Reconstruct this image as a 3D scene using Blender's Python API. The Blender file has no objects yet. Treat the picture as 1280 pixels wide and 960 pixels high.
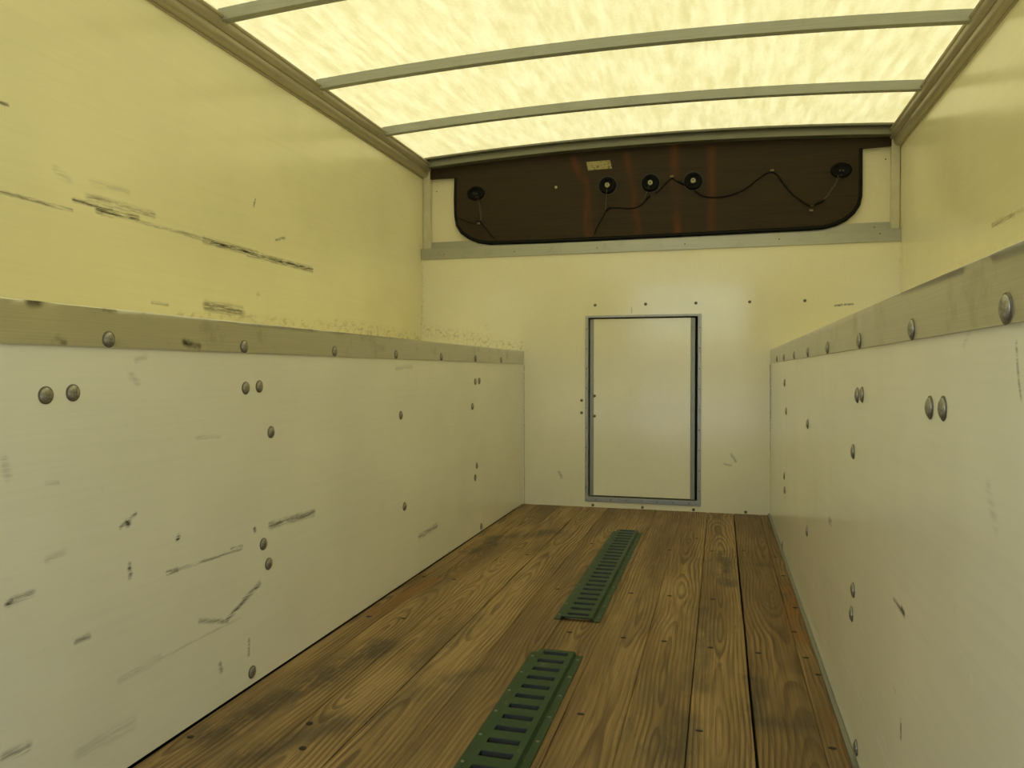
import bpy, bmesh, math, random
from mathutils import Vector, Matrix, noise as mnoise
random.seed(7)
S = bpy.context.scene
COL = S.collection

# ------------------------------------------------------------------ camera
W, A = 1.22, 0.562                       # floor width, depth of the ledge each side
REAR, YR = -4.75, 0.058                  # open rear end, recessed plane of the far wall
CAM = Vector((0.9858, -3.8907, 0.6878))
YAW, PITCH, ROLL, FPX = 0.2624, -0.0163, 0.0007, 968.456
FW = Vector((-math.sin(YAW)*math.cos(PITCH), math.cos(YAW)*math.cos(PITCH), math.sin(PITCH)))
RT = Vector((math.cos(YAW), math.sin(YAW), 0)); UP = RT.cross(FW)
RT, UP = math.cos(ROLL)*RT+math.sin(ROLL)*UP, -math.sin(ROLL)*RT+math.cos(ROLL)*UP
cd = bpy.data.cameras.new('camera'); cam = bpy.data.objects.new('camera', cd); COL.objects.link(cam)
cd.sensor_width = 36; cd.lens = FPX*36/1280; cd.clip_start = 0.02; cd.clip_end = 500
cam.matrix_world = Matrix(((RT.x, UP.x, -FW.x, CAM.x), (RT.y, UP.y, -FW.y, CAM.y), (RT.z, UP.z, -FW.z, CAM.z), (0, 0, 0, 1)))
S.camera = cam

# ------------------------------------------------------------------ light
wd = bpy.data.worlds.new('sky'); S.world = wd; wd.use_nodes = True
nt = wd.node_tree; bg = nt.nodes['Background']
sky = nt.nodes.new('ShaderNodeTexSky'); sky.sky_type = 'NISHITA'; sky.sun_disc = False
sky.sun_elevation = math.radians(58); sky.sun_rotation = math.radians(-35); sky.air_density = 1.2; sky.dust_density = 2.5
nt.links.new(sky.outputs[0], bg.inputs[0]); bg.inputs[1].default_value = 0.60
sd = bpy.data.lights.new('sun', 'SUN'); sd.energy = 6.0; sd.angle = math.radians(1.0); sd.color = (1, 0.95, 0.88)
sun = bpy.data.objects.new('sun', sd); COL.objects.link(sun)
sdir = Vector((-0.35, 0.55, 1.15))
sun.rotation_euler = sdir.to_track_quat('Z', 'Y').to_euler()
S.view_settings.view_transform = 'Standard'; S.view_settings.look = 'None'
S.view_settings.exposure = 0.12; S.view_settings.gamma = 1.0
S.view_settings.use_curve_mapping = False

# ------------------------------------------------------------------ helpers
def bp(px, py, ax, val):
    """point of the plane (axis ax = val) measured at photo pixel px,py"""
    d = FW+(px-640)/FPX*RT-(py-480)/FPX*UP
    return CAM+(val-CAM[ax])/d[ax]*d

class MB:
    def __init__(s): s.v = []; s.f = []; s.mi = []
    def add(s, vs, fs, mi=0):
        o = len(s.v); s.v += [tuple(v) for v in vs]; s.f += [tuple(i+o for i in f) for f in fs]; s.mi += [mi]*len(fs); return s
    def box(s, a, b, mi=0):
        x0, y0, z0 = a; x1, y1, z1 = b
        return s.add([(x0,y0,z0),(x1,y0,z0),(x1,y1,z0),(x0,y1,z0),(x0,y0,z1),(x1,y0,z1),(x1,y1,z1),(x0,y1,z1)],
              [(0,3,2,1),(4,5,6,7),(0,1,5,4),(1,2,6,5),(2,3,7,6),(3,0,4,7)], mi)
    def lathe(s, prof, seg=16, sx=1, sy=1, mi=0):
        """prof of (r,h) revolved about local +Z"""
        n = len(prof); vs = []; fs = []
        for i in range(seg):
            t = 2*math.pi*i/seg
            for r, h in prof: vs.append((r*math.cos(t)*sx, r*math.sin(t)*sy, h))
        for i in range(seg):
            j = (i+1) % seg
            for k in range(n-1): fs.append((i*n+k, j*n+k, j*n+k+1, i*n+k+1))
        if prof[-1][0] > 1e-6: fs.append(tuple(i*n+n-1 for i in range(seg)))
        return s.add(vs, fs, mi)
    def sweep(s, prof, path_fn, n, closed=True, mi=0, cap=True):
        """prof: list of 2D pts; path_fn(t,p2)->3D"""
        m = len(prof); vs = []; fs = []
        for i in range(n+1):
            for p in prof: vs.append(path_fn(i/n, p))
        for i in range(n):
            for k in range(m if closed else m-1):
                l = (k+1) % m; fs.append((i*m+k, i*m+l, (i+1)*m+l, (i+1)*m+k))
        if closed and cap: fs.append(tuple(range(m-1, -1, -1))); fs.append(tuple(n*m+k for k in range(m)))
        return s.add(vs, fs, mi)
    def tube(s, pts, r, seg=8, mi=0):
        pts = [Vector(p) for p in pts]; vs = []; fs = []
        for i, p in enumerate(pts):
            d = (pts[min(i+1, len(pts)-1)]-pts[max(i-1, 0)]).normalized()
            a = d.cross(Vector((0, 1, 0.01))).normalized(); b = d.cross(a)
            for k in range(seg):
                t = 2*math.pi*k/seg; vs.append(p+r*(math.cos(t)*a+math.sin(t)*b))
        for i in range(len(pts)-1):
            for k in range(seg):
                l = (k+1) % seg; fs.append((i*seg+k, i*seg+l, (i+1)*seg+l, (i+1)*seg+k))
        fs.append(tuple(range(seg))); fs.append(tuple((len(pts)-1)*seg+k for k in range(seg)))
        return s.add(vs, fs, mi)
    def prism(s, poly, y0, y1, mi=0):
        """poly of (x,z) extruded along y"""
        n = len(poly)
        vs = [(x, y0, z) for x, z in poly]+[(x, y1, z) for x, z in poly]
        fs = [tuple(range(n)), tuple(range(2*n-1, n-1, -1))]+[(i, i+n, (i+1) % n+n, (i+1) % n) for i in range(n)]
        return s.add(vs, fs, mi)
    def mesh(s, name, mats, smooth=False, bevel=0):
        me = bpy.data.meshes.new(name); me.from_pydata(s.v, [], s.f)
        for m in (mats if isinstance(mats, (list, tuple)) else [mats]): me.materials.append(m)
        me.polygons.foreach_set('material_index', s.mi)
        bm = bmesh.new(); bm.from_mesh(me); bmesh.ops.remove_doubles(bm, verts=bm.verts, dist=1e-6)
        bmesh.ops.recalc_face_normals(bm, faces=bm.faces)
        if bevel: bmesh.ops.bevel(bm, geom=[e for e in bm.edges if len(e.link_faces) == 2 and e.calc_face_angle(0) > .6], offset=bevel, segments=2, affect='EDGES', profile=.6)
        bm.to_mesh(me); bm.free()
        if smooth:
            me.polygons.foreach_set('use_smooth', [True]*len(me.polygons))
            try: me.set_sharp_from_angle(angle=math.radians(38))
            except Exception: pass
        me.update(); return me
    def build(s, name, mats, parent=None, smooth=False, bevel=0, loc=None):
        return link(name, s.mesh(name, mats, smooth, bevel), parent, loc)

def link(name, me, parent=None, loc=None, rot=None):
    o = bpy.data.objects.new(name, me); COL.objects.link(o)
    if parent: o.parent = parent
    if loc is not None: o.location = loc
    if rot is not None: o.rotation_euler = rot
    return o
def tag(o, label, cat, group=None, kind=None):
    o['label'] = label; o['category'] = cat
    if group: o['group'] = group
    if kind: o['kind'] = kind
    return o
def empty(name, loc=(0, 0, 0)):
    o = bpy.data.objects.new(name, None); COL.objects.link(o); o.location = loc; o.empty_display_size = .1; return o

# ------------------------------------------------------------------ materials
def scuff_group():
    g = bpy.data.node_groups.new('segment_mark', 'ShaderNodeTree')
    for n, t in (('P', 'NodeSocketVector'), ('A', 'NodeSocketVector'), ('B', 'NodeSocketVector'), ('Width', 'NodeSocketFloat'), ('Amount', 'NodeSocketFloat')):
        g.interface.new_socket(n, in_out='INPUT', socket_type=t)
    g.interface.new_socket('Mask', in_out='OUTPUT', socket_type='NodeSocketFloat')
    i = g.nodes.new('NodeGroupInput'); o = g.nodes.new('NodeGroupOutput'); L = g.links.new
    def vm(op, a, b=None):
        n = g.nodes.new('ShaderNodeVectorMath'); n.operation = op; L(a, n.inputs[0])
        if b is not None: L(b, n.inputs[1])
        return n
    pa = vm('SUBTRACT', i.outputs['P'], i.outputs['A']).outputs[0]; ba = vm('SUBTRACT', i.outputs['B'], i.outputs['A']).outputs[0]
    d1 = vm('DOT_PRODUCT', pa, ba).outputs['Value']; d2 = vm('DOT_PRODUCT', ba, ba).outputs['Value']
    dv = g.nodes.new('ShaderNodeMath'); dv.operation = 'DIVIDE'; dv.use_clamp = True; L(d1, dv.inputs[0]); L(d2, dv.inputs[1])
    sc = g.nodes.new('ShaderNodeVectorMath'); sc.operation = 'SCALE'; L(ba, sc.inputs[0]); L(dv.outputs[0], sc.inputs['Scale'])
    ds = vm('DISTANCE', pa, sc.outputs[0]).outputs['Value']
    mr = g.nodes.new('ShaderNodeMapRange'); mr.interpolation_type = 'SMOOTHSTEP'; mr.inputs['From Min'].default_value = 0
    L(ds, mr.inputs['Value']); L(i.outputs['Width'], mr.inputs['From Max']); L(i.outputs['Amount'], mr.inputs['To Min']); mr.inputs['To Max'].default_value = 0
    L(mr.outputs[0], o.inputs[0]); return g
SG = scuff_group()

class Mat:
    def __init__(s, name):
        s.m = bpy.data.materials.new(name); s.m.use_nodes = True; s.t = s.m.node_tree; s.b = s.t.nodes['Principled BSDF']
        s.geo = None
    def n(s, t, **k):
        x = s.t.nodes.new(t)
        for a, v in k.items(): setattr(x, a, v)
        return x
    def l(s, a, b): s.t.links.new(a, b)
    def inp(s, x, v):
        if hasattr(v, 'is_linked') or isinstance(v, bpy.types.NodeSocket): s.l(v, x)
        else: x.default_value = v
    def pos(s):
        if not s.geo: s.geo = s.n('ShaderNodeNewGeometry')
        return s.geo.outputs['Position']
    def obj(s): return s.n('ShaderNodeTexCoord').outputs['Object']
    def mp(s, v, scale=(1, 1, 1), loc=(0, 0, 0), rot=(0, 0, 0)):
        m = s.n('ShaderNodeMapping'); s.l(v, m.inputs[0]); m.inputs['Scale'].default_value = scale; m.inputs['Location'].default_value = loc; m.inputs['Rotation'].default_value = rot
        return m.outputs[0]
    def noise(s, v, scale=5, detail=4, rough=.55, dist=0):
        m = s.n('ShaderNodeTexNoise'); s.l(v, m.inputs['Vector']); m.inputs['Scale'].default_value = scale; m.inputs['Detail'].default_value = detail
        m.inputs['Roughness'].default_value = rough; m.inputs['Distortion'].default_value = dist; return m.outputs[0]
    def math(s, op, a, b=0.0, c=None, clamp=False):
        m = s.n('ShaderNodeMath', operation=op, use_clamp=clamp); s.inp(m.inputs[0], a); s.inp(m.inputs[1], b)
        if c is not None: s.inp(m.inputs[2], c)
        return m.outputs[0]
    def ramp(s, v, a, b, lo=0.0, hi=1.0):
        m = s.n('ShaderNodeMapRange', interpolation_type='SMOOTHSTEP'); s.l(v, m.inputs[0])
        for k, x in zip(('From Min', 'From Max', 'To Min', 'To Max'), (a, b, lo, hi)): m.inputs[k].default_value = x
        return m.outputs[0]
    def mix(s, f, a, b, mode='MIX'):
        m = s.n('ShaderNodeMix', data_type='RGBA', blend_type=mode); s.inp(m.inputs[0], f)
        for k, v in ((6, a), (7, b)):
            if isinstance(v, tuple): m.inputs[k].default_value = (*v, 1)
            else: s.l(v, m.inputs[k])
        return m.outputs[2]
    def marks(s, uv, segs):
        tot = None
        for a, b, w, amt in segs:
            if amt <= .45: amt *= .6
            g = s.n('ShaderNodeGroup'); g.node_tree = SG; s.l(uv, g.inputs['P']); g.inputs['A'].default_value = a
            b = Vector(b)
            if (b-Vector(a)).length < 1e-4: b = b+Vector((1e-3, 1e-3, 1e-3))
            g.inputs['B'].default_value = b; g.inputs['Width'].default_value = w; g.inputs['Amount'].default_value = amt
            tot = g.outputs[0] if tot is None else s.math('MAXIMUM', tot, g.outputs[0])
        return tot
    def jitter(s, v, scale, amt):
        nz = s.n('ShaderNodeTexNoise'); s.l(v, nz.inputs['Vector']); nz.inputs['Scale'].default_value = scale; nz.inputs['Detail'].default_value = 3
        a = s.n('ShaderNodeVectorMath', operation='SUBTRACT'); s.l(nz.outputs['Color'], a.inputs[0]); a.inputs[1].default_value = (.5, .5, .5)
        b = s.n('ShaderNodeVectorMath', operation='SCALE'); s.l(a.outputs[0], b.inputs[0]); b.inputs['Scale'].default_value = amt
        c = s.n('ShaderNodeVectorMath', operation='ADD'); s.l(v, c.inputs[0]); s.l(b.outputs[0], c.inputs[1]); return c.outputs[0]
    def bump(s, h, strength, dist=.01):
        b = s.n('ShaderNodeBump'); s.l(h, b.inputs['Height']); b.inputs['Strength'].default_value = strength; b.inputs['Distance'].default_value = dist
        s.l(b.outputs[0], s.b.inputs['Normal']); return b
    def col(s, v): s.inp(s.b.inputs['Base Color'], (*v, 1) if isinstance(v, tuple) else v)
    def pr(s, rough=None, metal=None, spec=None, coat=None):
        if rough is not None: s.inp(s.b.inputs['Roughness'], rough)
        if metal is not None: s.b.inputs['Metallic'].default_value = metal
        if spec is not None: s.b.inputs['Specular IOR Level'].default_value = spec
        return s

def px_segs(ax, val, lst):
    return [(tuple(bp(x0, y0, ax, val)), tuple(bp(x1, y1, ax, val)), w, a) for x0, y0, x1, y1, w, a in lst]

def wall_mat(name, base, dark=(), brown=(), white=(), streak=(1, 1, 1), rough=.19, spec=.5):
    """glossy glass-fibre faced plywood with grime, scuffs and a faint ripple"""
    m = Mat(name); P = m.pos()
    big = m.noise(P, 2.2, 4, .6); fib = m.noise(m.mp(P, streak), 90, 3, .6)
    c = m.mix(m.ramp(big, .3, .7), tuple(x*.93 for x in base), base)
    c = m.mix(m.math('MULTIPLY', m.ramp(fib, .35, .75), .12), c, tuple(x*.72 for x in base))
    gr = m.noise(P, 26, 5, .75); c = m.mix(m.math('MULTIPLY', m.ramp(gr, .64, .78), .22), c, (base[0]*.52, base[1]*.48, base[2]*.38))
    J = m.jitter(P, 40, .006)
    if brown:
        k = m.math('MULTIPLY', m.marks(J, brown), m.ramp(m.noise(m.mp(P, (1, .6, 1)), 60, 5, .75), .46, .70)); c = m.mix(m.math('MULTIPLY', k, .75), c, (.17, .10, .035))
    if dark:
        st = m.ramp(m.noise(m.mp(P, (1, .10, 1.9)), 120, 5, .75), .36, .58)
        k = m.math('MULTIPLY', m.marks(J, dark), st, clamp=True); c = m.mix(k, c, (.035, .032, .028))
    if white:
        k = m.math('MULTIPLY', m.marks(P, white), m.ramp(m.noise(P, 40, 3, .6), .35, .6)); c = m.mix(k, c, (.93, .92, .86))
    m.col(c); m.pr(rough, 0, spec)
    h = m.math('ADD', m.math('MULTIPLY', m.noise(P, 3.2, 2, .5), 1.0), m.math('MULTIPLY', fib, .025))
    m.bump(h, .25, .010); return m.m

def metal_mat(name, base, rough=.42, metal=.75, streak=(3, .25, 40), stain=.5, marks=None):
    m = Mat(name); P = m.pos()
    br = m.noise(m.mp(P, streak), 18, 4, .6); st = m.noise(P, 11, 5, .7)
    c = m.mix(m.ramp(br, .3, .7), tuple(x*.86 for x in base), base)
    c = m.mix(m.math('MULTIPLY', m.ramp(st, .52, .72), stain), c, tuple(x*.5 for x in base))
    if marks:
        k = m.math('MULTIPLY', m.marks(m.jitter(P, 40, .008), marks), m.ramp(m.noise(m.mp(P, (1, .5, 1)), 45, 4, .7), .25, .5)); c = m.mix(k, c, (.05, .042, .03))
    m.col(c); m.pr(rough, metal); m.bump(br, .08, .002); return m.m

def plain(name, c, rough=.5, metal=0, nscale=30, var=.25, bump=0, spec=.5):
    m = Mat(name); P = m.obj(); z = m.noise(P, nscale, 4, .6)
    m.col(m.mix(m.ramp(z, .3, .7), tuple(x*(1-var) for x in c), c)); m.pr(rough, metal, spec)
    if bump: m.bump(z, bump, .002)
    return m.m

CREAM = (.85, .80, .535); WHITE = (.875, .86, .745)
M = {}
M['upper_left'] = wall_mat('cream_panel_scuffed', CREAM, streak=(1, .03, 1.2), dark=px_segs(0, -A, [
    (225, 290, 262, 302, .010, .55), (255, 300, 322, 318, .017, 1), (310, 317, 390, 337, .017, 1), (0, 240, 90, 263, .007, .75),
    (92, 250, 140, 262, .009, .9), (122, 263, 172, 273, .015, 1), (110, 246, 192, 269, .016, .6), (170, 276, 225, 290, .008, .6),
    (319, 249, 317, 258, .006, .9), (345, 300, 356, 297, .008, .8), (258, 382, 302, 390, .028, .75), (0, 128, 9, 131, .008, .9),
    (70, 212, 86, 225, .018, .35), (115, 228, 160, 240, .016, .35), (190, 378, 210, 381, .008, .5)]),
    brown=px_segs(0, -A, [(420, 408, 526, 424, .05, .75), (526, 398, 527, 417, .016, 1), (300, 398, 430, 409, .03, .55), (321, 366, 324, 367, .014, 1), (220, 395, 300, 398, .03, .5)]))
M['upper_right'] = wall_mat('cream_panel', CREAM, streak=(1, .03, 1.2), dark=px_segs(0, W+A, [(1240, 282, 1268, 268, .012, .6), (1245, 276, 1279, 262, .01, .4)]),
    brown=px_segs(0, W+A, [(1128, 300, 1128, 340, .02, .5), (1200, 330, 1280, 300, .03, .3)]))
M['lower_left'] = wall_mat('white_panel_scuffed', WHITE, streak=(1, .03, 1.2), dark=px_segs(0, 0, [
    (338, 657, 392, 641, .014, .8), (209, 716, 222, 712, .007, 1), (222, 712, 302, 686, .005, .6), (289, 686, 303, 683, .006, .9),
    (250, 776, 284, 777, .009, .6), (284, 774, 306, 750, .009, .85), (304, 752, 324, 730, .011, .8), (10, 755, 14, 752, .009, 1), (14, 752, 40, 741, .010, .6),
    (4, 946, 34, 934, .012, .6), (150, 660, 170, 642, .006, .7), (158, 654, 160, 655, .010, 1), (222, 674, 223, 671, .009, 1.2), (162, 711, 163, 718, .008, 1), (162, 705, 162, 722, .007, .6),
    (170, 840, 300, 772, .004, .45), (524, 671, 546, 657, .016, .6), (495, 461, 515, 458, .012, .4), (95, 803, 111, 796, .008, .7), (311, 800, 311, 818, .007, .7),
    (275, 830, 277, 838, .010, .6), (150, 850, 200, 822, .012, .35), (60, 700, 80, 690, .01, .4), (246, 547, 275, 545, .006, .45), (58, 605, 72, 603, .006, .4), (164, 470, 172, 478, .012, .4), (5, 575, 10, 595, .012, .4), (170, 450, 182, 446, .01, .4),
    (100, 940, 165, 905, .02, .35), (318, 661, 319, 664, .008, .9)]),
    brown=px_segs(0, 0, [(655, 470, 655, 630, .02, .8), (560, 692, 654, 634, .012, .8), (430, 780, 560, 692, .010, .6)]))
M['lower_right'] = wall_mat('white_panel', WHITE, streak=(1, .03, 1.2), dark=px_segs(0, W, [
    (1117, 749, 1130, 768, .006, .9), (1127, 762, 1130, 768, .009, 1.1), (1126, 902, 1126, 922, .006, 1.1), (1036, 650, 1039, 653, .012, 1), (1009, 660, 1009, 668, .014, 1), (1270, 430, 1276, 500, .004, .6),
    (1205, 430, 1212, 415, .006, .4), (1117, 858, 1119, 864, .006, .7), (1235, 610, 1245, 660, .012, .3)]),
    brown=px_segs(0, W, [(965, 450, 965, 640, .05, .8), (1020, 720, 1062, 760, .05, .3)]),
    white=px_segs(0, W, [(1007, 712, 1112, 960, .004, .9), (1012, 700, 1060, 800, .003, .6), (1036, 690, 1062, 752, .004, .8), (1214, 846, 1215, 856, .003, .9), (1085, 860, 1115, 960, .0035, .8)]))
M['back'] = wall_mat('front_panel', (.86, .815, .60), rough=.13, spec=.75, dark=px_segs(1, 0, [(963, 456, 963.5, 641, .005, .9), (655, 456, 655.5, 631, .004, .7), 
    (1044, 382, 1053, 381, .008, 1), (1056, 381, 1066, 380, .008, .9), (914, 568, 920, 577, .010, .6), (699, 590, 702, 597, .012, .5), (905, 580, 914, 582, .008, .5), (789, 384, 790, 391, .005, .6)]),
    brown=px_segs(1, 0, [(528, 412, 653, 436, .055, .75), (634, 436, 652, 437, .015, 1.2), (598, 432, 610, 434, .02, 1), (607, 408, 610, 411, .015, .7), (528, 330, 528, 412, .012, .7), (1126, 300, 1126, 365, .012, .6)]))
M['recess'] = wall_mat('recess_panel', (.84, .79, .57), rough=.35)
M['hatch'] = wall_mat('hatch_panel', (.86, .82, .625), rough=.13, spec=.75)
M['rail'] = metal_mat('dull_aluminium_rail', (.64, .625, .55), .28, .85, streak=(3, .12, 60), stain=.45, marks=px_segs(0, 0, [(228, 428, 246, 433, .012, 1.2), (70, 422, 78, 429, .010, .8), (220, 393, 238, 395, .006, .8), (380, 409, 388, 412, .008, .8), (35, 377, 46, 377, .014, .8), (128, 387, 140, 389, .008, .6)]))
M['cove'] = metal_mat('cove_aluminium', (.50, .45, .32), .42, .45, streak=(40, .25, 40), stain=.25)
M['alu'] = metal_mat('header_aluminium', (.44, .44, .37), .36, .7, streak=(.25, 3, 40), stain=.35)
M['bow'] = metal_mat('roof_bow_steel', (.40, .41, .36), .5, .45, streak=(.25, 20, 20), stain=.2)
M['header'] = metal_mat('roof_header_steel', (.22, .22, .165), .5, .5, streak=(.25, 20, 20), stain=.2)
M['frame'] = metal_mat('hatch_frame_metal', (.36, .36, .33), .38, .8, streak=(20, 20, .5), stain=.5)
M['frame2'] = metal_mat('hatch_edge_metal', (.30, .30, .26), .45, .7, streak=(20, 20, .5), stain=.4)
M['bolt'] = plain('bolt_steel', (.46, .44, .40), .34, .75, 260, .5)
M['rivet'] = plain('small_rivet', (.20, .18, .13), .5, .5, 200, .4)
M['post'] = plain('painted_post', (.66, .63, .47), .4, .1, 20, .12)
M['rubber'] = plain('black_rubber', (.005, .005, .005), .5, 0, 60, .3, spec=.12)
M['edge'] = plain('black_edge_trim', (.008, .008, .007), .5, 0, 60, .2, spec=.15)
M['plug'] = plain('pale_plug', (.50, .48, .30), .5, 0, 60, .2)
M['plugdark'] = plain('grey_plug', (.05, .055, .055), .4, 0, 60, .2, spec=.3)
M['cable'] = plain('black_cable', (.010, .007, .006), .5, 0, 60, .2, spec=.15)
M['wire'] = plain('thin_pale_wire', (.10, .085, .045), .5, 0, 60, .2)
M['clip'] = plain('cable_clip_metal', (.16, .13, .08), .4, .5, 60, .2)
M['gap'] = plain('dark_gap', (.012, .010, .007), .9)
M['nail'] = plain('nail_head', (.035, .022, .014), .7, .2, 300, .4)
M['body'] = plain('truck_body', (.55, .55, .55), .5)
M['ground'] = plain('asphalt_ground', (.36, .35, .33), .9, 0, 4, .2)

def board_mat():
    m = Mat('brown_board'); P = m.pos()
    g = m.noise(m.mp(P, (.5, 1, 14)), 7, 5, .65)
    c = m.mix(m.ramp(g, .3, .7), (.027, .017, .007), (.042, .027, .010))
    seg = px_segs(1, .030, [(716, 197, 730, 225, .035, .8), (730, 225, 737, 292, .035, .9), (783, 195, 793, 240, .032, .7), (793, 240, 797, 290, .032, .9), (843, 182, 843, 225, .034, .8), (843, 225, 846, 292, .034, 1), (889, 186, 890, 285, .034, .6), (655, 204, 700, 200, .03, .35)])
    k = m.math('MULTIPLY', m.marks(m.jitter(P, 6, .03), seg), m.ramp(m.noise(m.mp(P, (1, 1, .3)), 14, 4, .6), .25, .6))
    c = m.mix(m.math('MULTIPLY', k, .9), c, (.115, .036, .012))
    m.col(c); m.pr(m.ramp(g, .3, .7, .50, .65), 0, .22); m.bump(g, .1, .004); return m.m
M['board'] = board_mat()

def roof_mat():
    """translucent cream glass-fibre sheet, fibres make it uneven"""
    m = Mat('translucent_roof_sheet'); P = m.pos(); t = m.t
    f1 = m.noise(m.mp(P, (1.0, .22, 1), rot=(0, 0, .45)), 24, 5, .7); f2 = m.noise(m.mp(P, (9, 1.1, 1)), 3.2, 4, .6); f3 = m.noise(P, 90, 3, .7)
    d = m.math('ADD', m.math('MULTIPLY', f1, .45), m.math('ADD', m.math('MULTIPLY', f2, .35), m.math('MULTIPLY', f3, .20)))
    c = m.mix(m.ramp(d, .37, .63), (.258, .226, .090), (.342, .309, .150))
    tr = m.n('ShaderNodeBsdfTranslucent'); m.l(c, tr.inputs[0])
    di = m.n('ShaderNodeBsdfDiffuse'); di.inputs[0].default_value = (.70, .66, .45, 1)
    mx = m.n('ShaderNodeMixShader'); mx.inputs[0].default_value = .30; m.l(tr.outputs[0], mx.inputs[1]); m.l(di.outputs[0], mx.inputs[2])
    m.l(mx.outputs[0], t.nodes['Material Output'].inputs['Surface']); return m.m
M['roof'] = roof_mat()

def wood_mat():
    """worn yellow pine: growth rings cut lengthwise, stains from wear"""
    m = Mat('worn_pine_plank'); P = m.pos(); O = m.obj(); rnd = m.n('ShaderNodeObjectInfo').outputs['Random']
    sep = m.n('ShaderNodeSeparateXYZ'); m.l(O, sep.inputs[0]); x, y = sep.outputs[0], sep.outputs[1]
    off = m.n('ShaderNodeCombineXYZ'); m.l(m.math('MULTIPLY', rnd, 37.0), off.inputs[0]); m.l(m.math('MULTIPLY', rnd, 91.0), off.inputs[1])
    va = m.n('ShaderNodeVectorMath', operation='ADD'); m.l(O, va.inputs[0]); m.l(off.outputs[0], va.inputs[1]); Q = va.outputs[0]
    h = m.math('MULTIPLY', m.math('SUBTRACT', m.noise(m.mp(Q, (.2, .45, 1)), 1.7, 1, .4), .5), .24)
    h = m.math('ADD', h, m.math('MULTIPLY', m.math('SUBTRACT', m.noise(m.mp(Q, (1.6, .9, 1)), 3.0, 1, .5), .5), .05))
    xo = m.math('ADD', x, m.math('MULTIPLY', m.math('SUBTRACT', rnd, .5), .07))
    xo = m.math('ADD', xo, m.math('MULTIPLY', m.math('SUBTRACT', m.noise(m.mp(Q, (1, .7, 1)), 2.2, 1.5, .4), .5), .05))
    r = m.math('SQRT', m.math('ADD', m.math('MULTIPLY', xo, xo), m.math('MULTIPLY', h, h)))
    fr = m.math('FRACT', m.math('MULTIPLY', r, 98.0))
    ring = m.math('MULTIPLY', m.ramp(fr, .25, .80), m.math('SUBTRACT', 1.0, m.ramp(fr, .90, 1.0)))
    fine = m.noise(m.mp(Q, (60, 1.0, 1)), 3.5, 5, .7); tone = m.noise(m.mp(Q, (5, .7, 1)), 1.6, 3, .6)
    tone2 = m.math('ADD', tone, m.math('MULTIPLY', m.math('SUBTRACT', rnd, .5), .25))
    c = m.mix(m.ramp(tone2, .28, .72), (.182, .110, .041), (.378, .250, .105))
    rmod = m.ramp(m.noise(m.mp(Q, (6, .8, 1)), 1.9, 3, .6), .30, .66, .18, .85)
    c = m.mix(m.math('MULTIPLY', ring, rmod), c, (.085, .046, .018))
    c = m.mix(m.math('MULTIPLY', m.ramp(fine, .44, .70), .6), c, (.085, .047, .020))
    c = m.mix(m.math('MULTIPLY', m.ramp(m.noise(m.mp(P, (2.5, .9, 1)), 3.0, 5, .7), .46, .68), .36), c, (.105, .076, .038))
    # wear stains at their places on the floor
    fl = lambda l: px_segs(2, 0, l)
    PJ = m.jitter(P, 9, .07)
    org = m.marks(PJ, fl([(985, 735, 1005, 800, .05, .75), (470, 765, 540, 725, .05, .7), (1040, 900, 1060, 960, .04, .4), (440, 810, 470, 790, .03, .4), (830, 760, 812, 800, .03, .4)]))
    c = m.mix(m.math('MULTIPLY', org, m.ramp(m.noise(m.mp(P, (3, .6, 1)), 9, 4, .6), .3, .6)), c, (.25, .105, .022))
    gry = m.marks(PJ, fl([(905, 690, 908, 730, .06, .9), (640, 670, 690, 665, .10, .75), (590, 690, 620, 672, .07, .9), (400, 845, 480, 805, .085, .9), (270, 915, 400, 850, .09, .9), (520, 835, 600, 770, .06, .5), (430, 920, 520, 860, .05, .55),
        (860, 900, 830, 960, .07, .7), (880, 760, 872, 860, .05, .55), (950, 900, 1000, 905, .06, .7), (940, 850, 945, 890, .04, .7), (870, 700, 960, 705, .05, .5), (720, 740, 690, 780, .05, .4), (560, 850, 600, 835, .05, .6), (300, 950, 420, 905, .08, .8)]))
    patch = m.math('MULTIPLY', m.ramp(m.noise(m.mp(P, (2.6, .8, 1)), 8, 6, .72), .36, .54), m.ramp(m.noise(m.mp(P, (9, 1.2, 1)), 9, 4, .7), .24, .44))
    c = m.mix(m.math('MULTIPLY', m.math('MULTIPLY', gry, patch), .85), c, (.040, .034, .022))
    c = m.mix(m.math('MULTIPLY', m.ramp(m.noise(m.mp(P, (2.5, .8, 1)), 6, 6, .75), .57, .71), .5), c, (.06, .042, .025))
    m.col(c); m.pr(m.ramp(fine, .3, .7, .5, .68), 0, .35)
    m.bump(m.math('ADD', m.math('MULTIPLY', fine, .6), m.math('MULTIPLY', ring, .5)), .35, .0025); return m.m
M['wood'] = wood_mat()

def green_mat():
    m = Mat('green_painted_steel'); P = m.pos()
    a = m.noise(P, 28, 5, .7); b = m.noise(m.mp(P, (1, .6, 1)), 70, 4, .7)
    c = m.mix(m.ramp(a, .3, .7), (.015, .042, .018), (.028, .060, .024))
    c = m.mix(m.math('MULTIPLY', m.ramp(b, .58, .72), .55), c, (.11, .085, .035)); c = m.mix(m.math('MULTIPLY', m.ramp(m.noise(P, 15, 5, .7), .62, .74), .6), c, (.16, .14, .09))
    m.col(c); m.pr(m.ramp(a, .3, .7, .42, .55), 0, .25); m.bump(b, .1, .002); return m.m
M['green'] = green_mat()
M['greendark'] = plain('dark_blue_grey_lip', (.07, .08, .085), .45, .3, 80, .3)

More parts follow.
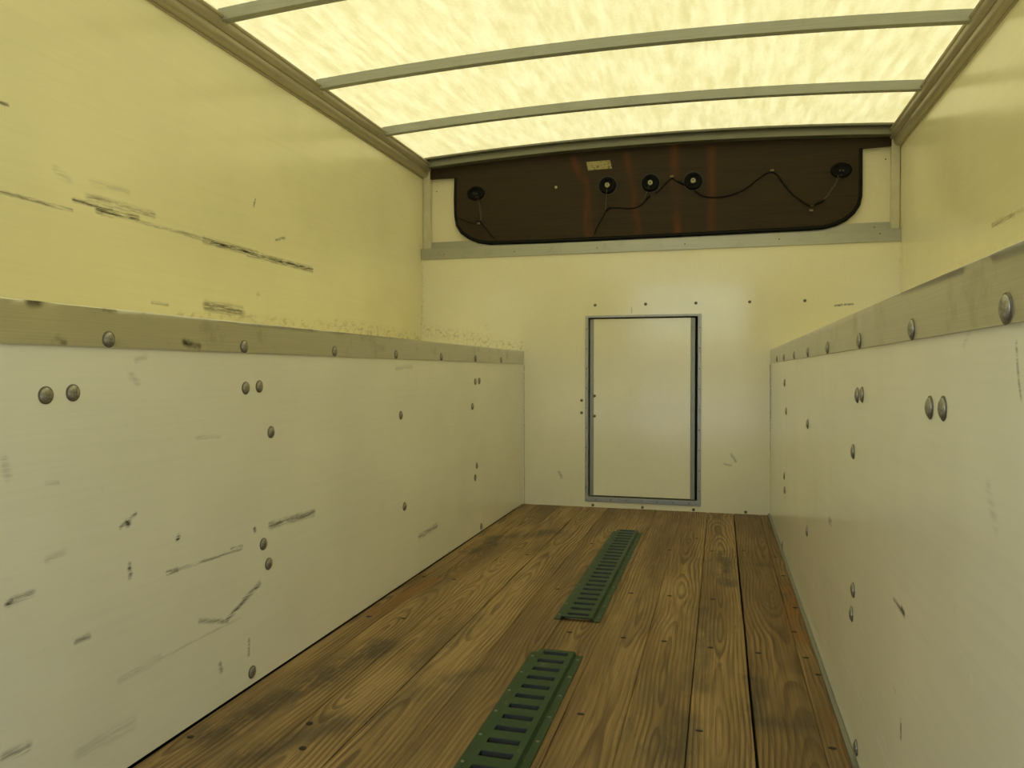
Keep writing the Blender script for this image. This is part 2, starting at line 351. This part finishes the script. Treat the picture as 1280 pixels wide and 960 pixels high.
def sticker_mat():
    m = Mat('yellow_sticker'); O = m.obj()
    pr_ = m.math('MULTIPLY', m.ramp(m.noise(m.mp(O, (1, 1, 2.2)), 70, 4, .6), .50, .58), m.ramp(m.noise(O, 26, 2, .5), .40, .55))
    c = m.mix(m.math('MULTIPLY', pr_, .75), (.34, .29, .10), (.05, .04, .015)); m.col(c); m.pr(.45); return m.m
M['sticker'] = sticker_mat()

# ------------------------------------------------------------------ shared small meshes (axis = local +Z)
def dome(name, r, h, mat, seg=16):
    b = MB(); b.lathe([(r, 0), (r, h*.22), (r*.93, h*.42), (r*.74, h*.72), (r*.42, h*.94), (1e-7, h)], seg); return b.mesh(name, mat, True)
def bolt_mesh():
    b = MB(); b.lathe([(.0118, .0012), (.0116, .0022), (.0100, .0034), (.0070, .0046), (.0035, .0052), (1e-7, .0054)], 18)
    b.lathe([(.0138, 0), (.0138, .0010), (.0130, .0016), (.0112, .0016)], 18, mi=1); me = b.mesh('bolt', [M['bolt'], M['rivet']], True); return me
BOLT = bolt_mesh(); RIVET = dome('rivet', .0075, .003, M['rivet'], 12); SCREW = dome('screw', .0034, .0013, M['rivet'], 10)
NAIL = dome('nail', .0052, .0012, M['nail'], 10)
ROT = {'+x': (0, math.pi/2, 0), '-x': (0, -math.pi/2, 0), '-y': (math.pi/2, 0, 0), '+z': (0, 0, 0)}
def head(name, me, parent, loc, d): return link(name, me, parent, loc, ROT[d])

# ------------------------------------------------------------------ floor
fl = empty('floor'); tag(fl, 'worn yellow pine plank floor of the truck box', 'floor', kind='structure')
MB().box((-A-.04, REAR, -.06), (W+A+.04, .1, -.034)).build('subfloor', M['gap'], fl)
seams = [0.0028, .076, .198, .320, .442, .564, .686, .808, .930, 1.052, 1.172, W-.006]
gaps = {0.320: .0024, .930: .0016, 1.052: .0044, 1.172: .0008}
for i in range(len(seams)-1):
    a, b = seams[i], seams[i+1]; x0 = a+gaps.get(a, .0003)/2; x1 = b-gaps.get(b, .0003)/2; c = (x0+x1)/2
    mb = MB(); n = 60; ys = [REAR+(0.012-REAR)*k/n for k in range(n+1)]
    def edge(s, y):   # slightly crooked arris
        j = .0015*mnoise.noise(Vector((s*5+i*3.1, y*2.3, 1.7)))+.0006*mnoise.noise(Vector((s*9+i*7.7, y*9, 4.1)))
        return j
    prof_n = 6; vs = []; fs = []
    for y in ys:
        l = x0-c+edge(0 if i == 0 else 1, y); r = x1-c+edge(2, y); dz = .0012*mnoise.noise(Vector((i*5.3, y*.8, 2)))
        vs += [(l, y, -.034), (l, y, -.0015), (l+.0012, y, dz), (r-.0012, y, dz), (r, y, -.0015), (r, y, -.034)]
    for k in range(n):
        for q in range(6):
            p = (q+1) % 6; fs.append((k*6+q, k*6+p, (k+1)*6+p, (k+1)*6+q))
    fs += [tuple(range(6)), tuple(n*6+q for q in range(6))]
    mb.add(vs, fs); mb.build('plank', M['wood'], fl, loc=(c, 0, 0))
np_ = [(405, 262, 1), (448, 378, 1), (445, 466, 1), (487, 560, 1), (532, 622, 1), (583, 889, 1), (99, 826, 1), (140, 523, 1), (313, 543, 1), (148, 347, 1), (145, 172, 1), (260, 170, 1), (375, 193, 1), (90, 126, 1),
       (122, 410, 0), (245, 417, 0), (850, 467, 0), (1045, 487, 0), (1073, 325, 0), (1193, 500, 0), (1213, 335, 0), (890, 765, 0), (430, 275, 0), (805, 310, 0), (695, 185, 0), (930, 145, 0), (320, 265, 0), (1213, 168, 0)]
for x, y, w in np_:
    p = bp((840 if w else 420)+x/2.909, 630+y/2.909, 2, 0)
    o = head('nail', NAIL, fl, (p.x, p.y, .0008), '+z'); o.scale = (1.5, 1.0, 1.0)
for x, y in [(228, 470), (520, 252), (875, 32), (660, 420), (425, 293), (635, 510)]:   # left-hand side of the floor
    p = bp(160+x/2.909, 760+y/2.909, 2, 0)
    if p.x > .02: o = head('nail', NAIL, fl, (p.x, p.y, .0008), '+z'); o.scale = (1.3, 1.3, 1)

# ------------------------------------------------------------------ side walls
def side_wall(left):
    sx = -1 if left else 1; X = 0 if left else W; XU = -A if left else W+A
    w = empty('wall_left' if left else 'wall_right')
    tag(w, 'cream upper wall above a scuffed white lower wall, carrying the dark scuff streaks' if left else 'cream upper wall above a white lower wall with long pale scratches', 'wall', kind='structure')
    t = .012
    lo = MB().box((min(X, X+sx*t), REAR, .003), (max(X, X+sx*t), -.001, .785)).build('lower_panel', M['lower_left' if left else 'lower_right'], w)
    MB().box((min(XU, XU+sx*t), REAR, .76), (max(XU, XU+sx*t), .10, 1.83)).build('upper_panel', M['upper_left' if left else 'upper_right'], w)
    MB().box((min(X+sx*t, XU), REAR, .772), (max(X+sx*t, XU), -.001, .785)).build('ledge', M['upper_right'], w)
    if left: pts = [(57, 494), (91, 491), (307, 485), (324, 483), (338.6, 540), (329, 680), (335.5, 704.6), (315, 840), (501, 519), (505.6, 633), (594, 477), (599, 476), (590.5, 508), (596, 582), (594, 597), (601.5, 658)]
    else: pts = [(981, 478.5), (983, 514), (1010, 530), (1072, 494), (1078, 493.3), (1067, 564.4), (1163, 509.4), (1179.6, 510.5), (980.6, 595), (981, 612.6), (1009, 664), (978, 680.5), (1067, 737.6), (1065, 767.5), (1070.7, 934.6)]
    for x, y in pts:
        p = bp(x, y, 0, X); head('bolt', BOLT, lo, (X, p.y, p.z), '+x' if left else '-x')
    # aluminium rub rail on the ledge corner
    dents = [(-2.955, .792, .018, .0025), (-2.6, .74, .018, -.0015)] if left else [(-2.42, .765, .022, .003), (-2.60, .78, .03, -.003)]
    ny, nz = 240, 7; vs = []; fs = []
    for i in range(ny+1):
        y = REAR+(-.002-REAR)*i/ny
        prof = [(.0, .7276)]+[(.004, .7276+(.7905-.7276)*k/(nz-1)) for k in range(nz)]+[(.0028, .7922), (-.055, .7922), (-.055, .7880)]
        for d, z in prof:
            dd = d
            if d > .003:
                for (py, pz, pr_, am) in dents: dd -= am*math.exp(-((y-py)**2+(z-pz)**2*.6)/pr_**2)
                dd += .0006*mnoise.noise(Vector((y*5, z*20, 3.3 if left else 8.1)))
            vs.append((X-sx*dd, y, z))
    m_ = nz+4
    for i in range(ny):
        for k in range(m_): l = (k+1) % m_; fs.append((i*m_+k, i*m_+l, (i+1)*m_+l, (i+1)*m_+k))
    fs += [tuple(range(m_)), tuple(ny*m_+k for k in range(m_))]
    r = MB().add(vs, fs).build('trim_1' if left else 'trim_2', M['rail'], None, True)
    tag(r, 'dull aluminium rub rail along the top of the scuffed lower wall with dark smudge' if left else 'dull aluminium rub rail along the lower wall with pale scratches', 'rail', kind='structure')
    ypos = [-.43, -.82, -1.228, -1.637, -2.038, -2.440, -2.82] if left else [-.47, -.837, -1.25, -1.65, -2.048, -2.455, -2.832, -3.16]
    for y in ypos+[-3.25 if left else -3.57]: head('bolt', BOLT, r, (X-sx*.0038, y, .7405), '+x' if left else '-x')
    # rounded cove moulding under the roof edge
    prof = [(0, 1.720), (.006, 1.720), (.006, 1.726), (.016, 1.727), (.024, 1.732), (.029, 1.740), (.031, 1.750), (.031, 1.757), (.036, 1.757), (.044, 1.764), (.048, 1.774), (.049, 1.784), (.054, 1.785), (.056, 1.790), (.054, 1.795), (.040, 1.797), (0, 1.810)]
    c = MB().sweep(prof, lambda t_, p: (XU-sx*p[0], REAR+(.03-REAR)*t_, p[1]), 4).build('trim_3' if left else 'trim_4', M['cove'], None, True)
    tag(c, 'rounded metal cove moulding where the roof meets the wall with dark scuff streaks' if left else 'rounded metal cove moulding where the roof meets the unscuffed cream wall', 'moulding', kind='structure')
    # outer skin of the box
    MB().box((min(XU+sx*t, XU+sx*.05), REAR, -.2), (max(XU+sx*t, XU+sx*.05), .2, 1.85)).build('outer_skin', M['body'], w)
    return w
side_wall(True); side_wall(False)
b = MB().box((W-.010, REAR, .001), (W-.001, -.002, .009)).build('baseboard_right', M['frame2'], None); tag(b, 'thin grey sealing strip along the floor edge below the scratched wall', 'strip', kind='structure')

# ------------------------------------------------------------------ far wall with hatch
wb = empty('wall_front'); tag(wb, 'cream far wall of the truck box around the small hatch door', 'wall', kind='structure')
DX0, DX1, DZ0, DZ1 = .340, .880, .052, .958           # hatch opening
mb = MB(); YB = .045
xs = [-A, DX0, DX1, W+A]; zs = [-.03, DZ0, DZ1, 1.335]
for i in range(3):
    for k in range(3):
        if i == 1 and k == 1: continue
        mb.add([(xs[i], 0, zs[k]), (xs[i+1], 0, zs[k]), (xs[i+1], 0, zs[k+1]), (xs[i], 0, zs[k+1])], [(0, 1, 2, 3)])
        mb.add([(xs[i], YB, zs[k]), (xs[i+1], YB, zs[k]), (xs[i+1], YB, zs[k+1]), (xs[i], YB, zs[k+1])], [(3, 2, 1, 0)])
for (a, c) in (((DX0, DZ0), (DX1, DZ0)), ((DX1, DZ0), (DX1, DZ1)), ((DX1, DZ1), (DX0, DZ1)), ((DX0, DZ1), (DX0, DZ0)), ((-A, -.03), (W+A, -.03)), ((W+A, -.03), (W+A, 1.335)), ((W+A, 1.335), (-A, 1.335)), ((-A, 1.335), (-A, -.03))):
    mb.add([(a[0], 0, a[1]), (c[0], 0, c[1]), (c[0], YB, c[1]), (a[0], YB, a[1])], [(0, 1, 2, 3)])
wp = mb.build('wall_panel', M['back'], wb)
MB().box((-A, YR, 1.30), (W+A, YR+.012, 1.90)).build('recess_panel', M['recess'], wb)
MB().box((-A-.05, .10, -.2), (W+A+.05, .13, 1.93)).build('outer_skin', M['body'], wb)
for x in (.375, .627, .870, 1.121, 1.370, .14): 
    if x > .3: head('rivet', RIVET, wp, (x, -.0004, 1.022), '-y')
for x in (.366, .615, .863, 1.108): head('rivet', RIVET, wp, (x, -.0004, .010), '-y')
for z in (.541, .478): head('rivet', RIVET, wp, (.307, -.0004, z), '-y')
for px, py in ((545.8, 239.5), (1107, 199)):
    p = bp(px, py, 1, YR); head('screw', SCREW, wb, (p.x, YR-.0004, p.z), '-y')
for x0, x1 in ((-A+.002, -.522), (1.744, W+A-.002)):     # corner posts in the recess
    q = MB().box((x0, .022, 1.345), (x1, YR, 1.80)).build('corner_post', M['post'], wb, bevel=.003)

dr = empty('door_1', (DX0, .02, DZ0)); tag(dr, 'small cream hatch door in a narrow grey metal frame on the far wall', 'door', kind='structure')
def dpart(mb, name, mat, bevel=0):
    mb.v = [(x-DX0, y-.02, z-DZ0) for x, y, z in mb.v]; return mb.build(name, mat, dr, bevel=bevel)
for nm, a, c in (('frame_side', (DX0-.014, -.005, DZ0-.022), (DX0-.001, .004, DZ1+.012)), ('frame_side', (DX1+.001, -.005, DZ0-.022), (DX1+.016, .004, DZ1+.012)),
                 ('frame_top', (DX0-.014, -.0045, DZ1+.000), (DX1+.016, .004, DZ1+.011)), ('frame_bottom', (DX0-.014, -.006, DZ0-.022), (DX1+.016, .004, DZ0+.001))):
    dpart(MB().box(a, c), nm, M['frame'], .0015)
dpart(MB().box((DX0-.01, .040, DZ0-.01), (DX1+.01, .044, DZ1+.01)), 'backing', M['gap'])
I = dict(x0=DX0+.008, x1=DX1-.013, z0=DZ0+.005, z1=DZ1-.006)
for a, c in (((I['x0'], .010, I['z0']), (I['x0']+.019, .036, I['z1'])), ((I['x1']-.020, .010, I['z0']), (I['x1'], .036, I['z1']))):
    dpart(MB().box(a, c), 'edge_strip', M['frame2'], .001)
pn = dpart(MB().box((I['x0']+.0195, .006, I['z0']+.003), (I['x1']-.0205, .034, I['z1'])), 'panel', M['hatch'], .0012)
for z in (.564, .462): head('rivet', RIVET, dr, (.372-DX0, .006-.0204, z-DZ0), '-y')
for k in range(9): head('screw', SCREW, dr, (-.0075, -.0252, .05+k*.1), '-y'); head('screw', SCREW, dr, (DX1-DX0+.0085, -.0252, .05+k*.1), '-y')
for k in range(7): head('screw', SCREW, dr, (.04+k*.077, -.0262, -.011), '-y')

# aluminium angle closing the top of the far wall
t5 = empty('trim_5', (0, 0, 1.284)); tag(t5, 'long aluminium angle across the far wall below the dark board', 'trim', kind='structure')
MB().box((-A+.003, -.006, 0), (W+A-.003, .0, .054)).build('front_flange', M['alu'], t5, bevel=.001)
MB().box((-A+.003, -.006, .054), (W+A-.003, YR, .0575)).build('top_flange', M['alu'], t5)
MB().box((-A+.016, YR-.008, .056), (W+A-.012, YR, .100)).build('back_flange', M['alu'], t5, bevel=.001)
for px, py in ((643, 314.5), (746.6, 310), (856, 305), (974, 299), (1100, 292), (555, 318)):
    p = bp(px, py, 1, -.006); head('screw', SCREW, t5, (p.x, -.0063, p.z-1.284), '-y')
for px, py in ((650, 306), (1093, 284), (555, 310.5)):
    p = bp(px, py, 1, YR-.008); head('screw', SCREW, t5, (p.x, YR-.0083, min(p.z, 1.378)-1.284), '-y')

# ------------------------------------------------------------------ roof
RISE = .042; XM = W/2; HW = W/2+A
def arch(x): return RISE*(1-((x-XM)/HW)**2)
xs = [-A-.03+(2*HW+.06)*i/40 for i in range(41)]
ys = [.12+(REAR-.12)*i/30 for i in range(31)]
mb = MB(); vs = [(x, y, 1.8125+arch(max(-A, min(W+A, x)))) for y in ys for x in xs]
mb.add(vs, [(j*41+i, j*41+i+1, (j+1)*41+i+1, (j+1)*41+i) for j in range(30) for i in range(40)])
ce = mb.build('ceiling', M['roof'], None, True); tag(ce, 'translucent cream glass fibre roof sheet glowing with daylight', 'ceiling', kind='structure')
hat = [(-.0145, 0), (.0145, 0), (.0155, .0365), (-.0155, .0365)]
x0b, x1b = -A+.035, W+A-.035
mb = MB(); mb.sweep(hat, lambda t, p: (x0b+(x1b-x0b)*t, p[0], 1.775+p[1]+arch(x0b+(x1b-x0b)*t)), 36)
BOW = mb.mesh('roof_bow', M['bow'], True)
for k in range(7): link('roof_bow', BOW, ce, (0, -.560-.605*k, 0))
# front roof header
t6 = empty('trim_6', (0, 0, 0)); tag(t6, 'arched grey metal roof header above the dark board', 'trim', kind='structure')
pr1 = [(-.020, .0), (.030, .0), (.030, .046), (-.014, .046), (-.020, .030)]
MB().sweep(pr1, lambda t, p: (x0b+(x1b-x0b)*t, p[0], 1.766+p[1]+arch(x0b+(x1b-x0b)*t)), 36).build('header_beam', M['header'], t6, True)
pr2 = [(-.046, .036), (-.012, .036), (-.012, .0445), (-.046, .0445)]
MB().sweep(pr2, lambda t, p: (x0b+(x1b-x0b)*t, p[0], 1.766+p[1]+arch(x0b+(x1b-x0b)*t)), 36).build('header_lip', M['header'], t6)

# ------------------------------------------------------------------ dark board with lamp sockets
YF = .030                                                # front face of the board
P2 = lambda px, py: (lambda q: (q.x, q.z))(bp(px, py, 1, YF))
outline = [P2(*p) for p in [(568, 222), (567.5, 250), (568, 270), (570, 282), (576, 291), (585, 297.5), (597, 302.5), (612, 304.5), (680, 302.5), (745, 299.5), (860, 294), (950, 289.5), (1012, 286.5), (1030, 285), (1045, 281), (1058, 274.5), (1068, 266), (1074.5, 256), (1077, 245), (1077.5, 230), (1077.5, 185)]]
zl = P2(568, 222)[1]; zr = P2(1077, 184)[1]
top = [(W+A-.004, zr-.002), (W+A-.004, 1.80)]+[(x, 1.795+arch(x)) for x in [W+A-.01-(2*HW-.02)*i/24 for i in range(25)]]+[(-A+.004, 1.80), (-A+.004, zl)]
bd = empty('header_board', (XM, YF, 1.36)); tag(bd, 'dark brown board with rounded lower corners and black edging under the roof', 'board')
def off(mb, o): mb.v = [(x-o[0], y-o[1], z-o[2]) for x, y, z in mb.v]; return mb
o3 = (XM, YF, 1.36)
def inset(o, d):
    r_ = []
    for i, p_ in enumerate(o):
        t_ = Vector(o[min(i+1, len(o)-1)])-Vector(o[max(i-1, 0)]); t_.normalize(); r_.append((p_[0]-t_.y*d, p_[1]+t_.x*d))
    return r_
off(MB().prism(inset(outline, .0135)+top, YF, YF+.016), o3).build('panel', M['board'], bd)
off(MB().tube([(x, YF+.0112, z) for x, z in inset(outline, .006)], .0110, 10), o3).build('edge_trim', M['edge'], bd, True)
p = bp(695, 234, 1, YF); sc = head('screw', dome('screw', .0075, .004, M['plug'], 10), None, (p.x, YF-.0003, p.z), '-y'); tag(sc, 'small pale screw head alone on the dark brown board', 'screw')

sockets = [((759.5, 232), 1, 1, 'black rubber lamp socket with pale centre below the yellow sticker'),
           ((813, 229), 1, 1, 'black rubber lamp socket with pale centre between two other pale-centred sockets'),
           ((866.5, 226.5), 1, 1, 'black rubber lamp socket with pale ring, end of row, farthest from the yellow sticker'),
           ((595, 242), 1.08, .82, 'oval black lamp socket with two dim wire ends beside the tight rounded corner'),
           ((1051.5, 213), 1.08, .82, 'oval black lamp socket at the end of the long drooping cable')]
for (px, py), sx, sz, lab in sockets:
    q = bp(px, py, 1, YF); s = empty('lamp_socket', (q.x, YF, q.z)); s.rotation_euler = ROT['-y']
    tag(s, lab, 'socket', 'lamp sockets on the dark board')
    MB().lathe([(.044, -.0002), (.0435, .005), (.040, .010), (.034, .0125), (.029, .011), (.025, .006), (.018, .0045), (.012, .0045), (1e-7, .0045)], 28, sx, sz).build('grommet', M['rubber'], s, True)
    if sx == 1:
        MB().lathe([(.0120, .004), (.0120, .016), (.0105, .018), (.0075, .018), (.006, .015), (.006, .007), (1e-7, .007)], 20).build('plug', M['plug'], s, True)
        MB().lathe([(.0475, -.0002), (.0475, .0016), (.0442, .0016), (.0442, -.0002)], 28).build('sealing_ring', M['plugdark'], s, True)
    else:
        for dx in (-.006, .007): MB().lathe([(.0045, .004), (.0045, .016), (1e-7, .018)], 10).build('plug', M['plugdark'], s, True, loc=(dx, -.004, 0))

def smooth_path(pts, n=8):
    out = []
    for i in range(len(pts)-1):
        a, b, c, d = pts[max(i-1, 0)], pts[i], pts[i+1], pts[min(i+2, len(pts)-1)]
        for k in range(n):
            t = k/n; out.append(.5*((2*b)+(c-a)*t+(2*a-5*b+4*c-d)*t*t+(3*b-a-3*c+d)*t**3))
    return out+[pts[-1]]
def cable(name, label, runs, clips, tape=()):
    """runs: (pixel polyline, radius, material, lift from the board)"""
    o0 = bp(*runs[0][0][0], 1, YF); root = empty(name, (o0.x, YF, o0.z)); tag(root, label, 'cable')
    for pts, r, mat, ends in runs:
        n = len(pts); v = []
        for i, (px, py) in enumerate(pts):
            lift = r+.0004+(ends[0] if i == 0 else ends[1] if i == n-1 else 0)
            v.append(bp(px, py, 1, YF-lift))
        off(MB().tube(smooth_path(v), r, 8), (o0.x, YF, o0.z)).build('wire' if r < .002 else 'lead', M[mat], root, True)
    for (px, py) in clips:
        q = bp(px, py, 1, YF); m2 = MB().box((-.009, -.0095, -.005), (.009, -.0002, .005)).build('clip', M['clip'], root, bevel=.002, loc=(q.x-o0.x, 0, q.z-o0.z))
    for (x0, y0, x1, y1) in tape:
        a, b_ = bp(x0, y0, 1, YF-.0058), bp(x1, y1, 1, YF-.0058)
        off(MB().tube([a, a.lerp(b_, .5), b_], .0052, 8), (o0.x, YF, o0.z)).build('tape', M['cable'], root, True)
    return root
cable('cable', 'long drooping black cable running from pale-ringed socket to a far oval socket',
      [([(869, 238), (878, 244.5), (893, 246.5), (912, 244), (930, 237), (947, 224), (957, 217), (965, 215), (972, 219), (980, 230), (990, 242), (1002, 251), (1013, 258)], .0036, 'cable', (.004, 0)),
       ([(1013, 258), (1024, 253), (1032, 247), (1038, 238), (1044, 229), (1048, 219)], .0016, 'wire', (.002, .012)),
       ([(1015, 257), (1025, 252), (1034, 246), (1041, 236), (1047, 226), (1052, 218)], .0014, 'wire', (.002, .012))],
      [(965, 213.5), (1014, 263.5)], [(1018, 256, 1030, 250)])
cable('cable', 'short black cable looped over a clip between the two sockets nearest the long cable',
      [([(819, 242), (826, 236), (833, 228), (840, 223), (847, 227), (856, 231), (863, 229)], .0030, 'cable', (0, .014))], [(840, 221)], [(848, 226.5, 856, 230.5)])
cable('cable', 'black cable with taped joint hanging below the socket under the yellow sticker',
      [([(811, 246), (800, 257), (788, 260.5), (772, 259.5), (760, 261), (752, 274), (746, 284), (743, 293)], .0026, 'cable', (0, 0)),
       ([(758.5, 234), (758, 248), (757, 262)], .0018, 'wire', (.017, .003)), ([(811.5, 232), (809, 240), (806, 248)], .0018, 'wire', (.017, .003))],
      [], [(757, 263.5, 763, 259), (806, 250, 812, 244)])
cable('cable', 'thin tied wires hanging from oval socket beside the tight rounded corner',
      [([(594, 244), (598, 254), (600, 265), (601, 277)], .0015, 'wire', (.014, .003)), ([(597, 245), (600, 256), (602, 268), (602, 278)], .0013, 'wire', (.014, .003)),
       ([(573, 272), (580, 275.5), (588, 278.5), (599, 279)], .0018, 'cable', (0, .002)), ([(600, 278), (606, 284), (612, 292), (618, 298)], .0026, 'cable', (.002, 0))],
      [(599, 279.5)], [(596, 277, 602, 277)])
a, b_, c, d = [bp(x, y, 1, YF-.0006) for x, y in ((733, 202.5), (762.5, 200), (765, 210.5), (735, 213))]
ctr = (a+b_+c+d)/4; st = MB(); v4 = [p-ctr for p in (a, b_, c, d)]; st.add([tuple(p) for p in v4]+[(p.x, p.y+.0006, p.z) for p in v4], [(0, 1, 2, 3), (7, 6, 5, 4), (0, 4, 5, 1), (1, 5, 6, 2), (2, 6, 7, 3), (3, 7, 4, 0)])
tag(st.build('sticker', M['sticker'], None, loc=ctr), 'faded yellow printed sticker on the dark brown board', 'sticker')

# ------------------------------------------------------------------ floor tracks
def track(yfar, n, label, first_closed=False):
    """hat-section cargo track, slots every 50.8 mm"""
    pitch = .0508; L = n*pitch; root = empty('floor_track', (.607, yfar, 0)); tag(root, label, 'cargo track', 'slotted cargo tracks on the floor')
    hw, tw, H, t = .0635, .043, .0115, .0024; sw, sl = .0305, .0102
    mb = MB()
    # top plate as strips round the slots
    def quad(x0, x1, y0, y1): mb.box((x0, y0, H-t), (x1, y1, H))
    quad(-tw, -sw, -L, 0); quad(sw, tw, -L, 0)
    for k in range(n+1):
        y1 = -(k*pitch)+0 if k == 0 else -(k*pitch-pitch/2+sl); y0 = -L if k == n else -(k*pitch+pitch/2-sl)
        quad(-sw, sw, y0, y1)
    for s in (-1, 1):
        mb.add([(s*tw, -L, H), (s*(tw+.0045), -L, t), (s*(tw+.0045), 0, t), (s*tw, 0, H), (s*(tw-.002), -L, H-t), (s*(tw+.002), -L, .0003), (s*(tw+.002), 0, .0003), (s*(tw-.002), 0, H-t)],
               [(0, 1, 2, 3), (7, 6, 5, 4), (0, 4, 5, 1), (3, 2, 6, 7)])
        mb.box((min(s*(tw+.004), s*hw), -L, .0003), (max(s*(tw+.004), s*hw), 0, t))
    mb.build('rail_body', M['green'], root)
    lip = MB().box((-sw, -.0012, -.0085), (sw, .0002, 0)).mesh('slot_lip', M['greendark'])
    for k in range(n):
        o = link('slot_lip', lip, root, (0, -(k*pitch+pitch/2+sl)+.0012, H-.0006))
        o2 = link('slot_lip', lip, root, (0, -(k*pitch+pitch/2-sl)+.0002, H-.0006))
    for k in range(12):
        for s in (-1, 1): head('screw', FSCREW, root, (s*.0555, -(.03+k*.1045), t-.0003), '+z')
    return root
FSCREW = dome('track_screw', .0042, .0016, plain('worn_screw', (.16, .17, .13), .4, .4, 200, .3), 10)
track(-.575, 24, 'green slotted metal cargo track lying nearer the hatch door, open dark end')
track(-2.055, 24, 'green slotted metal cargo track farther from the hatch door')

# ------------------------------------------------------------------ ground outside the open rear, unseen, added to bounce daylight in
g = MB().add([(-60, -80, -1.0), (60, -80, -1.0), (60, 80, -1.0), (-60, 80, -1.0)], [(0, 1, 2, 3)]).build('ground', M['ground']); tag(g, 'grey asphalt yard outside the open truck box', 'ground', kind='structure')

wr = empty('wall_rear'); tag(wr, 'plain cream rear wall around the open rear doorway', 'wall', kind='structure')  # unseen wall added behind the camera to narrow rear daylight and shape reflections
for a_, b_ in (((-A, -.03), (.05, 1.80)), ((1.22, -.03), (W+A, 1.80)), ((.05, 1.64), (1.22, 1.80))):
    MB().box((a_[0], REAR-.04, a_[1]), (b_[0], REAR-.001, b_[1])).build('rear_panel', M['recess'], wr)
